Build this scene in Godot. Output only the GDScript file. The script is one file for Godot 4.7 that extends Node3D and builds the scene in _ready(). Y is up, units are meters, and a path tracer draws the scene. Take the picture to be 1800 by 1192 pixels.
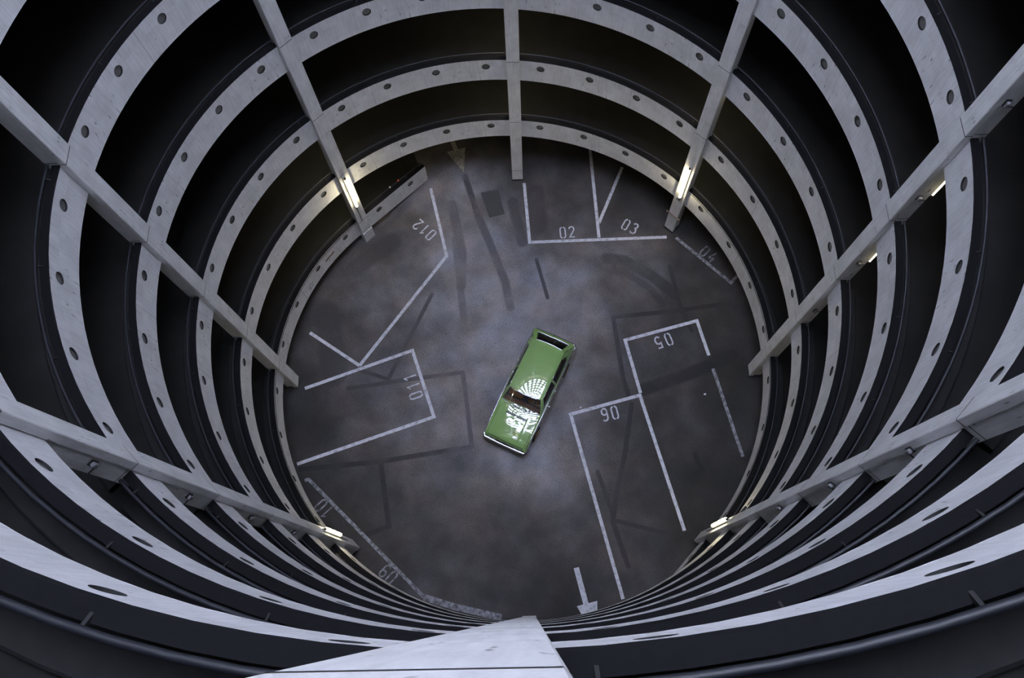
extends Node3D
# A double-helix car-park ramp looked down into from the top: y is up, the centre of the well is the y axis.
# Angles "a" run anticlockwise seen from above, starting at -z (top of the picture).

const A0 := -2.6142          # angle of the first column
const RI := 8.0              # well-side face of the parapets
const RO := 8.14             # road-side face of the parapets
const ROUT := 13.0           # outer wall
const Y0 := 0.268            # height of the porthole line where a helix starts
const RISE := 6.0928         # rise per full turn of one helix
const LEVEL := 3.0464
const YR := 40.0             # underside of the roof slab
const TOP := 0.33            # parapet top above the porthole line
const BOT := -0.62           # parapet underside below it
const DECK := -0.45
const HOLES := 11.0059       # degrees between portholes
const BAYS := 50
const COLF := 7.843          # well-side face of the columns

var M := {}
var names := {}

# ------------------------------------------------------------------ mesh builder
class MB:
	var v := PackedVector3Array()
	var n := PackedVector3Array()
	var uv := PackedVector2Array()
	func t(a: Vector3, b: Vector3, c: Vector3, na: Vector3, nb: Vector3, nc: Vector3, ua := Vector2.ZERO, ub := Vector2.ZERO, uc := Vector2.ZERO) -> void:
		v.append(a); v.append(c); v.append(b)
		n.append(na); n.append(nc); n.append(nb)
		uv.append(ua); uv.append(uc); uv.append(ub)
	func tri(a: Vector3, b: Vector3, c: Vector3) -> void:
		var m := (b - a).cross(c - a).normalized()
		t(a, b, c, m, m, m)
	func quad(a: Vector3, b: Vector3, c: Vector3, d: Vector3, ua := Vector2.ZERO, ub := Vector2.ZERO, uc := Vector2.ZERO, ud := Vector2.ZERO) -> void:
		var m := (c - a).cross(d - b).normalized()
		t(a, b, c, m, m, m, ua, ub, uc)
		t(a, c, d, m, m, m, ua, uc, ud)
	func poly(p: PackedVector3Array) -> void:
		for i in range(1, p.size() - 1):
			tri(p[0], p[i], p[i + 1])
	# rows of points; the normal is (along a row) x (to the next row)
	func grid(rows: Array, flip := false, us := 1.0, vs := 1.0) -> void:
		var h := rows.size()
		var w: int = rows[0].size()
		var nm := []
		for j in h:
			var r := []
			for i in w:
				var p: Vector3 = rows[j][i]
				var m := Vector3.ZERO
				for q in [[1, 0, 0, 1], [0, 1, -1, 0], [-1, 0, 0, -1], [0, -1, 1, 0]]:
					var i1: int = i + q[0]
					var j1: int = j + q[1]
					var i2: int = i + q[2]
					var j2: int = j + q[3]
					if mini(i1, i2) < 0 or maxi(i1, i2) >= w or mini(j1, j2) < 0 or maxi(j1, j2) >= h:
						continue
					var c: Vector3 = (rows[j1][i1] - p).cross(rows[j2][i2] - p)
					if c.length() > 1e-12:
						m += c.normalized()
				m = m.normalized()
				r.append(-m if flip else m)
			nm.append(r)
		for j in h - 1:
			for i in w - 1:
				var a: Vector3 = rows[j][i]
				var b: Vector3 = rows[j][i + 1]
				var c: Vector3 = rows[j + 1][i + 1]
				var d: Vector3 = rows[j + 1][i]
				var ua := Vector2(i * us, j * vs)
				var ub := Vector2((i + 1) * us, j * vs)
				var uc := Vector2((i + 1) * us, (j + 1) * vs)
				var ud := Vector2(i * us, (j + 1) * vs)
				if flip:
					t(a, c, b, nm[j][i], nm[j + 1][i + 1], nm[j][i + 1], ua, uc, ub)
					t(a, d, c, nm[j][i], nm[j + 1][i], nm[j + 1][i + 1], ua, ud, uc)
				else:
					t(a, b, c, nm[j][i], nm[j][i + 1], nm[j + 1][i + 1], ua, ub, uc)
					t(a, c, d, nm[j][i], nm[j + 1][i + 1], nm[j + 1][i], ua, uc, ud)
	func tube(path: Array, r: float, sides := 8, up := Vector3.UP) -> void:
		var rows := []
		for k in path.size():
			var p: Vector3 = path[k]
			var d: Vector3 = (path[mini(k + 1, path.size() - 1)] - path[maxi(k - 1, 0)]).normalized()
			var s := d.cross(up)
			if s.length() < 0.01:
				s = d.cross(Vector3.RIGHT)
			s = s.normalized()
			var w := s.cross(d).normalized()
			var ring := []
			for i in sides + 1:
				var f := TAU * i / sides
				ring.append(p + (s * cos(f) + w * sin(f)) * r)
			rows.append(ring)
		grid(rows, true)
		for e in [0, path.size() - 1]:
			var ring: Array = rows[e]
			for i in sides:
				if e == 0:
					tri(path[0], ring[i], ring[i + 1])
				else:
					tri(path[e], ring[i + 1], ring[i])
	# profile of (radius, along) turned about an axis
	func lathe(c: Vector3, axis: Vector3, prof: Array, sides := 24) -> void:
		var s := axis.cross(Vector3.UP if absf(axis.y) < 0.9 else Vector3.RIGHT).normalized()
		var w := s.cross(axis).normalized()
		var rows := []
		for q in prof:
			var ring := []
			for i in sides + 1:
				var f := TAU * i / sides
				ring.append(c + axis * q[1] + (s * cos(f) + w * sin(f)) * q[0])
			rows.append(ring)
		grid(rows, true)
	func box(c: Vector3, s: Vector3, b := Basis.IDENTITY, e := 0.0) -> void:
		var h := s / 2.0
		e = minf(e, minf(h.x, minf(h.y, h.z)) * 0.9)
		var ax := [Vector3.RIGHT, Vector3.UP, Vector3.BACK]
		for k in 3:
			for sg in [-1.0, 1.0]:
				var i := (k + 1) % 3
				var j := (k + 2) % 3
				var q := []
				for o in [[-1, -1], [1, -1], [1, 1], [-1, 1]]:
					q.append(c + b * (ax[k] * h[k] * sg + ax[i] * (h[i] - e) * o[0] + ax[j] * (h[j] - e) * o[1]))
				if sg > 0: quad(q[0], q[1], q[2], q[3])
				else: quad(q[3], q[2], q[1], q[0])
				if e > 0.0 and sg > 0:
					for s1 in [-1.0, 1.0]:
						for s2 in [-1.0, 1.0]:
							# edge along axis k between faces i (s1) and j (s2)
							var a1: Vector3 = ax[i] * h[i] * s1 + ax[j] * (h[j] - e) * s2
							var a2: Vector3 = ax[i] * (h[i] - e) * s1 + ax[j] * h[j] * s2
							var l: Vector3 = ax[k] * (h[k] - e)
							if s1 * s2 > 0: quad(c + b * (a1 - l), c + b * (a2 - l), c + b * (a2 + l), c + b * (a1 + l))
							else: quad(c + b * (a1 + l), c + b * (a2 + l), c + b * (a2 - l), c + b * (a1 - l))
		if e > 0.0:
			for sx in [-1.0, 1.0]:
				for sy in [-1.0, 1.0]:
					for sz in [-1.0, 1.0]:
						var px := c + b * Vector3(h.x * sx, (h.y - e) * sy, (h.z - e) * sz)
						var py := c + b * Vector3((h.x - e) * sx, h.y * sy, (h.z - e) * sz)
						var pz := c + b * Vector3((h.x - e) * sx, (h.y - e) * sy, h.z * sz)
						if sx * sy * sz > 0: tri(px, py, pz)
						else: tri(px, pz, py)
	# an anticlockwise polygon in the plane (x, y) of a basis, pulled along its z
	func prism(p: PackedVector2Array, o: Vector3, b: Basis, depth: float) -> void:
		var ix := Geometry2D.triangulate_polygon(p)
		var f := func(q: Vector2, z: float) -> Vector3: return o + b * Vector3(q.x, q.y, z)
		var m := p.size()
		for i in m:
			var q := p[i]
			var r := p[(i + 1) % m]
			quad(f.call(q, 0.0), f.call(r, 0.0), f.call(r, depth), f.call(q, depth))
		for i in range(0, ix.size(), 3):
			var a := p[ix[i]]
			var bb := p[ix[i + 1]]
			var c := p[ix[i + 2]]
			if (bb - a).cross(c - a) < 0.0:
				var s := bb; bb = c; c = s
			tri(f.call(a, depth), f.call(bb, depth), f.call(c, depth))
			tri(f.call(a, 0.0), f.call(c, 0.0), f.call(bb, 0.0))
	func mesh() -> ArrayMesh:
		var arr := []
		arr.resize(Mesh.ARRAY_MAX)
		arr[Mesh.ARRAY_VERTEX] = v
		arr[Mesh.ARRAY_NORMAL] = n
		arr[Mesh.ARRAY_TEX_UV] = uv
		var m := ArrayMesh.new()
		m.add_surface_from_arrays(Mesh.PRIMITIVE_TRIANGLES, arr)
		return m

# ------------------------------------------------------------------ naming helpers
func numbered(called: String) -> String:
	var k: int = names.get(called, 0)
	names[called] = k + 1
	return called if k == 0 else "%s_%03d" % [called, k]

func obj(called: String, m, mat: Material, parent: Node3D) -> MeshInstance3D:
	var o := MeshInstance3D.new()
	o.name = called
	o.mesh = m.mesh() if m is MB else m
	o.material_override = mat
	parent.add_child(o, true)
	return o

func thing(called: String, label: String, category: String, at := Vector3.ZERO, group := "") -> Node3D:
	var o := Node3D.new()
	o.name = numbered(called)
	o.position = at
	o.set_meta("label", label)
	o.set_meta("category", category)
	if group != "": o.set_meta("group", group)
	add_child(o)
	return o

func struct(called: String, label: String, category: String) -> Node3D:
	var o := thing(called, label, category)
	o.set_meta("kind", "structure")
	return o

# ------------------------------------------------------------------ geometry of the helix
func pol(r: float, a: float, y: float) -> Vector3:
	var f := deg_to_rad(a)
	return Vector3(-r * sin(f), y, -r * cos(f))

func rad(a: float) -> Vector3:
	return pol(1.0, a, 0.0)

func hh(u: float) -> float:
	return Y0 + RISE * u / 360.0

# ================================================================== build
func _ready() -> void:
	camera_and_light()
	materials()
	floor_slab()
	shell()
	dome()
	for s in 2: ramp(s)
	columns()
	tube_lamps()
	lamp_ring()
	column_lamps()
	car()
	small_things()

func camera_and_light() -> void:
	var cam := Camera3D.new()
	cam.name = "camera"
	cam.position = Vector3(-0.16, 26.1184, 7.832)
	cam.rotation = Vector3(-1.2304, 0.0117, -0.0806)
	cam.fov = rad_to_deg(2.0 * atan(596.0 / 1370.931))
	cam.near = 0.02
	cam.far = 200.0
	add_child(cam)
	cam.current = true
	var sky_mat := ProceduralSkyMaterial.new()
	sky_mat.sky_top_color = Color(0.85, 0.885, 1.0)
	sky_mat.sky_horizon_color = Color(0.88, 0.91, 1.0)
	sky_mat.ground_bottom_color = Color(0.2, 0.2, 0.2)
	sky_mat.ground_horizon_color = Color(0.5, 0.5, 0.5)
	var sky := Sky.new()
	sky.sky_material = sky_mat
	var env := Environment.new()
	env.background_mode = Environment.BG_SKY
	env.sky = sky
	env.background_energy_multiplier = 54.0
	env.tonemap_mode = Environment.TONE_MAPPER_LINEAR
	env.tonemap_exposure = 1.0
	env.sdfgi_enabled = true
	env.ssao_enabled = true
	env.ssil_enabled = true
	var we := WorldEnvironment.new()
	we.name = "world"
	we.environment = env
	add_child(we)

# ------------------------------------------------------------------ materials
func noise(freq: float, sd: int, oct := 4, kind := FastNoiseLite.TYPE_SIMPLEX_SMOOTH) -> FastNoiseLite:
	var f := FastNoiseLite.new()
	f.noise_type = kind
	f.frequency = freq
	f.seed = sd
	f.fractal_octaves = oct
	return f

func bytes(f: FastNoiseLite, w: int, h: int, tw := 0, th := 0) -> PackedByteArray:
	var im := f.get_image(w, h, false, false, true)
	im.convert(Image.FORMAT_L8)
	if tw > 0: im.resize(tw, th, Image.INTERPOLATE_CUBIC)
	return im.get_data()

func plain(c: Color, rough := 0.8, metal := 0.0) -> StandardMaterial3D:
	var m := StandardMaterial3D.new()
	m.albedo_color = c
	m.roughness = rough
	m.metallic = metal
	return m

# a material whose albedo wanders between the colours of a ramp
func mottled(cols: Array, freq: float, scale: float, sd: int, rough := 0.85, offs: Array = []) -> StandardMaterial3D:
	var g := Gradient.new()
	var off := PackedFloat32Array()
	for i in cols.size():
		off.append(offs[i] if offs.size() else i / float(cols.size() - 1))
	g.offsets = off
	g.colors = PackedColorArray(cols)
	var t := NoiseTexture2D.new()
	t.width = 512
	t.height = 512
	t.seamless = true
	t.noise = noise(freq, sd, 5)
	t.color_ramp = g
	var m := plain(Color.WHITE, rough)
	m.albedo_texture = t
	m.uv1_triplanar = true
	m.uv1_world_triplanar = true
	m.uv1_scale = Vector3.ONE * scale
	return m

# board-marked, white-painted concrete: streaks run along v
func concrete(sd: int, base: Color, size: int) -> StandardMaterial3D:
	var streak := bytes(noise(0.06, sd, 4), size, 64, size, size)
	var cloud := bytes(noise(0.006, sd + 1, 4), size, size)
	var fine := bytes(noise(0.25, sd + 2, 2), size, size)
	var pit := bytes(noise(0.035, sd + 3, 3), size, int(size / 5.0), size, size)
	var out := PackedByteArray()
	out.resize(size * size * 3)
	for i in size * size:
		var k := 0.80 + (streak[i] - 128) * 0.0003 + (cloud[i] - 128) * 0.0003 + (fine[i] - 128) * 0.0003
		if pit[i] > 212: k -= (pit[i] - 212) * 0.014
		k = clampf(k, 0.2, 1.0)
		out[i * 3] = int(255.0 * base.r * k / 0.8)
		out[i * 3 + 1] = int(255.0 * base.g * k / 0.8)
		out[i * 3 + 2] = int(255.0 * base.b * k / 0.8)
	var m := plain(Color.WHITE, 0.8)
	m.albedo_texture = ImageTexture.create_from_image(Image.create_from_data(size, size, false, Image.FORMAT_RGB8, out))
	return m

func materials() -> void:
	M.white = concrete(11, Color(0.80, 0.80, 0.805), 1024)
	M.column = concrete(31, Color(0.80, 0.80, 0.80), 1024)
	M.coping = mottled([Color(0.045, 0.045, 0.055), Color(0.065, 0.065, 0.075), Color(0.055, 0.055, 0.065)], 0.02, 0.7, 5, 0.8)
	M.coping.metallic_specular = 0.25
	M.rail = plain(Color(0.085, 0.095, 0.12), 0.55, 0.0)
	M.sleeve = plain(Color(0.055, 0.055, 0.06), 0.8)
	M.disc = plain(Color(0.40, 0.405, 0.40), 0.5)
	M.joint = plain(Color(0.06, 0.06, 0.06), 0.95)
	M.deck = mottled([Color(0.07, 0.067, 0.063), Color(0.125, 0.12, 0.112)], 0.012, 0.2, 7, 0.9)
	M.kerb = mottled([Color(0.11, 0.11, 0.113), Color(0.155, 0.15, 0.147)], 0.02, 0.5, 8, 0.9)
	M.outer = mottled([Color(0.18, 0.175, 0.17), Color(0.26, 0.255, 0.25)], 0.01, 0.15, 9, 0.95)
	M.roof = mottled([Color(0.55, 0.55, 0.55), Color(0.62, 0.62, 0.62)], 0.02, 0.4, 10, 0.9)
	M.paint = mottled([Color(0.56, 0.56, 0.58), Color(0.72, 0.72, 0.75), Color(0.78, 0.78, 0.81)], 0.02, 0.5, 12, 0.75, [0.08, 0.34, 0.8])
	M.cream = mottled([Color(0.40, 0.39, 0.36), Color(0.62, 0.60, 0.54), Color(0.68, 0.66, 0.60)], 0.03, 0.5, 18, 0.75, [0.15, 0.4, 0.8])
	M.worn = mottled([Color(0.28, 0.28, 0.30), Color(0.46, 0.46, 0.48), Color(0.60, 0.60, 0.63)], 0.02, 0.5, 13, 0.8, [0.15, 0.45, 0.85])
	M.lamp_body = plain(Color(0.62, 0.62, 0.60), 0.5)
	M.cable = plain(Color(0.10, 0.10, 0.11), 0.6)
	M.steel = mottled([Color(0.20, 0.20, 0.205), Color(0.25, 0.25, 0.255)], 0.05, 1.5, 14, 0.55)
	M.box = plain(Color(0.50, 0.50, 0.52), 0.5)
	M.rust = mottled([Color(0.42, 0.33, 0.30), Color(0.60, 0.52, 0.48)], 0.05, 3.0, 15, 0.9)
	M.orange = plain(Color(0.80, 0.36, 0.12), 0.4)
	var g := plain(Color(1.0, 0.96, 0.85), 0.3)
	g.emission_enabled = true
	g.emission = Color(1.0, 0.95, 0.82)
	g.emission_energy_multiplier = 3.0
	M.glow = g
	var gh: StandardMaterial3D = g.duplicate()
	gh.emission = Color(1.0, 0.90, 0.66)
	gh.emission_energy_multiplier = 6.0
	M.glow_high = gh
	M.floor = floor_material()

# bare worn screed with tyre marks and blacked-out old bay lines, 1 cm a pixel, 20.48 m across
func floor_material() -> StandardMaterial3D:
	var S := 2048
	var big := bytes(noise(0.0035, 101, 4), 512, 512, S, S)
	var mid := bytes(noise(0.03, 102, 5), 512, 512, S, S)
	var warm := bytes(noise(0.02, 103, 3), 512, 512, S, S)
	var fine := bytes(noise(0.30, 104, 3), S, S)
	var spots := bytes(noise(0.10, 105, 2), S, S)
	var mask := PackedByteArray()
	mask.resize(S * S)
	mask.fill(0)
	# [points, width in m, strength 0..255, raggedness]
	var strips := [
		[[[0.82, -4.46], [1.11, -2.91]], 0.13, 130], [[[-3.07, -3.36], [-4.11, -1.37], [-4.7, -0.24]], 0.14, 100],
		[[[-6.1, -0.01], [-4.24, -0.17], [-2.07, -0.31], [-1.88, 2.34]], 0.15, 80], [[[-1.95, 2.36], [-4.99, 2.63], [-7.7, 2.72]], 0.17, 115],
		[[[-4.99, 2.63], [-4.88, 3.57], [-4.73, 4.81], [-5.44, 5.0]], 0.17, 115], [[[-5.7, -0.65], [-4.79, -0.29]], 0.13, 110],
		[[[7.55, -2.21], [5.75, -2.06], [3.39, -1.99], [3.49, 0.35], [3.6, 0.9]], 0.16, 100], [[[5.66, -3.81], [5.82, -2.2], [6.09, -1.29]], 0.15, 105],
		[[[3.68, 1.24], [3.24, 3.0], [2.78, 4.44], [2.61, 5.15], [2.95, 6.56]], 0.16, 85], [[[2.28, 3.48], [2.64, 4.91]], 0.14, 80], [[[2.62, 5.09], [4.19, 5.6]], 0.14, 75],
		[[[-1.65, -8.17], [-1.22, -6.39]], 0.22, 120], [[[-1.22, -6.39], [-0.9, -5.39], [-0.38, -3.66], [-0.25, -2.62]], 0.30, 85],
		[[[-2.13, -5.53], [-1.95, -2.32]], 0.26, 60], [[[0.1, -6.9], [0.35, -5.2]], 0.4, 70],
		[[[3.4, -4.3], [4.05, -4.16], [4.98, -3.47], [5.69, -2.7]], 0.42, 85], [[[3.6, -3.8], [4.04, -3.66], [4.79, -3.04], [5.22, -2.34]], 0.25, 45],
		[[[4.15, 0.76], [5.4, 0.42], [6.5, 0.08], [7.4, -0.25]], 0.44, 120], [[[5.6, 3.1], [5.64, 3.39], [5.77, 3.65], [5.55, 3.72]], 0.16, 120],
		[[[-2.2, -7.0], [-1.9, -4.9], [-2.0, -3.6]], 0.35, 70], [[[0.95, -5.9], [0.95, -7.2]], 0.8, 70], [[[-5.9, -4.6], [-4.5, -5.6]], 0.7, 55], [[[-6.9, -2.9], [-6.6, -0.6]], 0.9, 60],
	]
	for st in strips:
		var pts: Array = st[0]
		var hw: float = st[1] * 50.0
		for k in pts.size() - 1:
			var a := Vector2(pts[k][0] + 10.24, pts[k][1] + 10.24) * 100.0
			var b := Vector2(pts[k + 1][0] + 10.24, pts[k + 1][1] + 10.24) * 100.0
			var soft: float = 3.0 if hw < 10.0 else hw * 0.45
			for y in range(maxi(0, int(minf(a.y, b.y) - hw - soft)), mini(S, int(maxf(a.y, b.y) + hw + soft))):
				for x in range(maxi(0, int(minf(a.x, b.x) - hw - soft)), mini(S, int(maxf(a.x, b.x) + hw + soft))):
					var p := Vector2(x, y)
					var q := Geometry2D.get_closest_point_to_segment(p, a, b)
					var w := clampf((hw - p.distance_to(q)) / soft + 0.5, 0.0, 1.0)
					if w > 0.0:
						var i := y * S + x
						w *= clampf(0.55 + (mid[i] - 110) * 0.008, 0.15, 1.0)
						mask[i] = maxi(mask[i], int(w * st[2]))
	# worn lanes and dirty bays, with dimmer light towards the rim painted in; [x, z, tone]
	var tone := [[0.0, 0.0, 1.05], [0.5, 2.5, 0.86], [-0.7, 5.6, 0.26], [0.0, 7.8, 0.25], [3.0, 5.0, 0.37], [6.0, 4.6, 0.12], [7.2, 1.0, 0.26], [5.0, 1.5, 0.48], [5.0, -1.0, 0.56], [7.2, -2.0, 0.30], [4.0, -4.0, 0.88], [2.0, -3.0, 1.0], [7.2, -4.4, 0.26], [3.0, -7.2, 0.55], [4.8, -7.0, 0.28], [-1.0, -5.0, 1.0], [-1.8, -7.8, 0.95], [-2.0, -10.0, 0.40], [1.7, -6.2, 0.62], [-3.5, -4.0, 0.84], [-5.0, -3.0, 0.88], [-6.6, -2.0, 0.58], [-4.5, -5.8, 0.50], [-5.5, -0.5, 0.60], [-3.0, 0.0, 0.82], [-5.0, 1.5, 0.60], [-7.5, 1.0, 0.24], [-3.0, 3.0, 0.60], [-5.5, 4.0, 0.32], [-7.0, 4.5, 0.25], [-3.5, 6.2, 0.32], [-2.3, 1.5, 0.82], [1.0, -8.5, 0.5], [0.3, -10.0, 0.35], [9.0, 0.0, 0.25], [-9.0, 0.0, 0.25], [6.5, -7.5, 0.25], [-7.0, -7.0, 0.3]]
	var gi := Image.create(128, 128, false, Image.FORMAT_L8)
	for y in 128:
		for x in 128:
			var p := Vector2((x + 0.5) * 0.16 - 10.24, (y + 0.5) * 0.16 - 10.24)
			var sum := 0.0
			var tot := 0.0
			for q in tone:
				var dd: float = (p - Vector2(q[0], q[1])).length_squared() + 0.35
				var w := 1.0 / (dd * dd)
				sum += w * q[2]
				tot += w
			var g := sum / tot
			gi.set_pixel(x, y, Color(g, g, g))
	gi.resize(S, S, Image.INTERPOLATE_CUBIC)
	var grime_and_shade := gi.get_data()
	var out := PackedByteArray()
	out.resize(S * S * 3)
	for i in S * S:
		var k := 0.455 + (big[i] - 128) * 0.0008 + (mid[i] - 128) * 0.0005 + (fine[i] - 128) * 0.0017
		if spots[i] > 206: k -= (spots[i] - 206) * 0.0065
		var gg := clampf(grime_and_shade[i] / 255.0 + (big[i] - 128) * 0.0012 + (mid[i] - 128) * 0.0005, 0.1, 1.0)
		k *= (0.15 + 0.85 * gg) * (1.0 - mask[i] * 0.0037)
		var wm := (warm[i] - 118) * 0.0004 + (1.0 - gg) * 0.05
		out[i * 3] = int(clampf(k * (1.01 + wm), 0.02, 1.0) * 255.0)
		out[i * 3 + 1] = int(clampf(k * 0.985, 0.02, 1.0) * 255.0)
		out[i * 3 + 2] = int(clampf(k * (1.01 - wm) + mask[i] * 0.00012, 0.02, 1.0) * 255.0)
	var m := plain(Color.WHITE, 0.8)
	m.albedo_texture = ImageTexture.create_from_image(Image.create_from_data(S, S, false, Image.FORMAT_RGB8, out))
	return m

# ------------------------------------------------------------------ floor and its markings
func stroke(b: MB, pts: Array, w: float, y := 0.0, h := 0.004) -> void:
	# pts: Vector2 in the ground plane (x, z); mitred band with a little thickness
	var l := []
	var r := []
	for i in pts.size():
		var p: Vector2 = pts[i]
		var d0: Vector2 = (p - pts[i - 1]).normalized() if i > 0 else (pts[1] - p).normalized()
		var d1: Vector2 = (pts[i + 1] - p).normalized() if i < pts.size() - 1 else d0
		var d := (d0 + d1).normalized()
		var nn := Vector2(d.y, -d.x)
		var k := minf(1.6, 1.0 / maxf(0.5, d.dot(d0)))
		l.append(p + nn * w * 0.5 * k)
		r.append(p - nn * w * 0.5 * k)
	for i in pts.size() - 1:
		var a := Vector3(l[i].x, y + h, l[i].y)
		var bb := Vector3(l[i + 1].x, y + h, l[i + 1].y)
		var c := Vector3(r[i + 1].x, y + h, r[i + 1].y)
		var d := Vector3(r[i].x, y + h, r[i].y)
		var dn := Vector3(0, -h, 0)
		if (bb - a).cross(c - a).y < 0.0:
			b.quad(a, d, c, bb)
		else:
			b.quad(a, bb, c, d)
		b.quad(a, bb, bb + dn, a + dn)
		b.quad(d, c, c + dn, d + dn)
		if i == 0: b.quad(a, d, d + dn, a + dn)
		if i == pts.size() - 2: b.quad(bb, c, c + dn, bb + dn)

func v2(p: Array) -> Vector2:
	return Vector2(p[0], p[1])

const DIGITS := {
	"0": [[[-0.045, 0.5], [-0.15, 0.46], [-0.21, 0.34], [-0.21, -0.34], [-0.15, -0.46], [-0.045, -0.5]], [[0.045, 0.5], [0.15, 0.46], [0.21, 0.34], [0.21, -0.34], [0.15, -0.46], [0.045, -0.5]]],
	"1": [[[-0.17, 0.26], [0.03, 0.46], [0.03, -0.52]]],
	"2": [[[-0.21, 0.3], [-0.16, 0.44], [-0.04, 0.5], [0.1, 0.48], [0.19, 0.38], [0.2, 0.22], [0.12, 0.06], [-0.2, -0.46], [0.24, -0.46]]],
	"3": [[[-0.2, 0.35], [-0.1, 0.48], [0.08, 0.48], [0.18, 0.37], [0.17, 0.16], [0.02, 0.05]], [[0.02, 0.05], [0.18, -0.06], [0.21, -0.32], [0.1, -0.47], [-0.1, -0.48], [-0.22, -0.34]]],
	"4": [[[0.0, 0.5], [-0.21, -0.18], [0.23, -0.18]], [[0.1, 0.06], [0.1, -0.5]]],
	"5": [[[0.19, 0.46], [-0.17, 0.46], [-0.19, 0.06], [-0.02, 0.13], [0.14, 0.06], [0.2, -0.12], [0.19, -0.32], [0.08, -0.47], [-0.08, -0.48], [-0.21, -0.36]]],
	"6": [[[0.18, 0.4], [0.06, 0.5], [-0.11, 0.45], [-0.2, 0.3], [-0.21, -0.3], [-0.12, -0.46], [0.05, -0.48], [0.18, -0.36], [0.19, -0.12], [0.08, 0.02], [-0.08, 0.01], [-0.18, -0.1]]],
	"9": [[[-0.18, -0.4], [-0.06, -0.5], [0.11, -0.45], [0.2, -0.3], [0.21, 0.3], [0.12, 0.46], [-0.05, 0.48], [-0.18, 0.36], [-0.19, 0.12], [-0.08, -0.02], [0.08, -0.01], [0.18, 0.1]]],
}

func floor_slab() -> void:
	var f := struct("floor", "worn grey concrete floor at the bottom of the well, painted with numbered parking bays", "floor")
	var b := MB.new()
	var N := 96
	for i in N:
		var a := 360.0 * i / N
		var c := 360.0 * (i + 1) / N
		var p := pol(ROUT + 0.35, a, 0.0)
		var q := pol(ROUT + 0.35, c, 0.0)
		var tuv := func(w: Vector3) -> Vector2: return Vector2(w.x + 10.24, w.z + 10.24) / 20.48
		b.t(Vector3.ZERO, p, q, Vector3.UP, Vector3.UP, Vector3.UP, tuv.call(Vector3.ZERO), tuv.call(p), tuv.call(q))
		var dn := Vector3(0, -0.4, 0)
		b.quad(p + dn, q + dn, q, p)
		b.tri(dn, q + dn, p + dn)
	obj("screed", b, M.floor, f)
	var lines := [
		[[[0.60, -7.69], [0.63, -5.17], [5.7, -4.99]], 0], [[[3.25, -9.3], [3.21, -5.16]], 0], [[[4.4, -8.08], [3.27, -5.77]], 0],
		[[[6.04, -4.94], [7.77, -2.99], [8.06, -3.26]], 1], [[[-2.98, -7.75], [-2.47, -4.85], [-5.7, -0.82]], 0], [[[-7.49, -2.19], [-5.7, -0.82]], 0],
		[[[-7.62, -0.12], [-3.82, -1.25], [-3.13, 1.22], [-7.82, 2.53]], 0],
		[[[4.03, 0.88], [3.72, -1.08], [6.34, -1.62], [6.57, -0.3]], 0], [[[6.64, 0.19], [7.17, 3.32]], 1],
		[[[2.68, 7.56], [1.56, 1.46], [4.0, 0.96], [4.9, 5.59]], 0], [[[-7.55, 3.1], [-7.41, 3.08], [-4.08, 6.61], [-3.64, 7.09]], 1],
	]
	for l in lines:
		var m := MB.new()
		stroke(m, l[0].map(v2), 0.115)
		obj("painted_line", m, M.worn if l[1] else M.paint, f)
	var kb := MB.new()
	stroke(kb, [Vector2(-3.64, 7.09), Vector2(-2.65, 7.45), Vector2(-1.2, 7.86)], 0.2)
	obj("painted_line", kb, M.worn, f)
	var nums := [
		["02", [[1.89, -5.47], [2.22, -5.47]], 0], ["03", [[4.26, -5.62], [4.55, -5.43]], 0], ["04", [[7.02, -4.31], [7.26, -4.04]], 1],
		["012", [[-3.03, -5.76], [-3.27, -6.0], [-3.5, -6.24]], 0], ["011", [[-3.73, 0.41], [-3.82, 0.06], [-3.93, -0.26]], 0],
		["05", [[5.25, -1.0], [4.88, -0.9]], 0], ["06", [[3.07, 1.51], [2.72, 1.56]], 0], ["010", [[-6.6, 4.45], [-6.79, 4.21], [-6.99, 3.97]], 1], ["09", [[-4.67, 6.43], [-4.87, 6.21]], 1],
	]
	for q in nums:
		var p: Array = q[1].map(v2)
		var e: Vector2 = (p[p.size() - 1] - p[0]).normalized()
		var up := Vector2(e.y, -e.x)
		var m := MB.new()
		for k in p.size():
			if q[0] == "010" and k == 0: continue  # worn away
			for s in DIGITS[q[0][k]]:
				stroke(m, s.map(func(w): return p[k] + e * w[0] * 0.44 + up * w[1] * 0.44), 0.052)
		var o := obj("painted_number", m, M.worn if q[2] else M.paint, f)
		o.set_meta("label", "stencilled bay number " + q[0])
	# arrows: one comes in under the ramp at the top of the picture, one leaves at the bottom
	var ar := MB.new()
	stroke(ar, [Vector2(-2.15, -10.1), Vector2(-1.93, -9.3)], 0.17)
	ar.prism(PackedVector2Array([Vector2(-2.31, 9.31), Vector2(-1.69, 8.35), Vector2(-1.57, 9.46)]), Vector3.ZERO, Basis(Vector3.RIGHT, Vector3.FORWARD, Vector3.UP), 0.005)
	obj("painted_arrow", ar, M.cream, f)
	var ab := MB.new()
	stroke(ab, [Vector2(1.29, 6.51), Vector2(1.5, 7.66)], 0.17)
	ab.prism(PackedVector2Array([Vector2(1.20, -7.68), Vector2(1.75, -8.75), Vector2(1.86, -7.56)]), Vector3.ZERO, Basis(Vector3.RIGHT, Vector3.FORWARD, Vector3.UP), 0.005)
	obj("painted_arrow", ab, M.paint, f)

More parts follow.
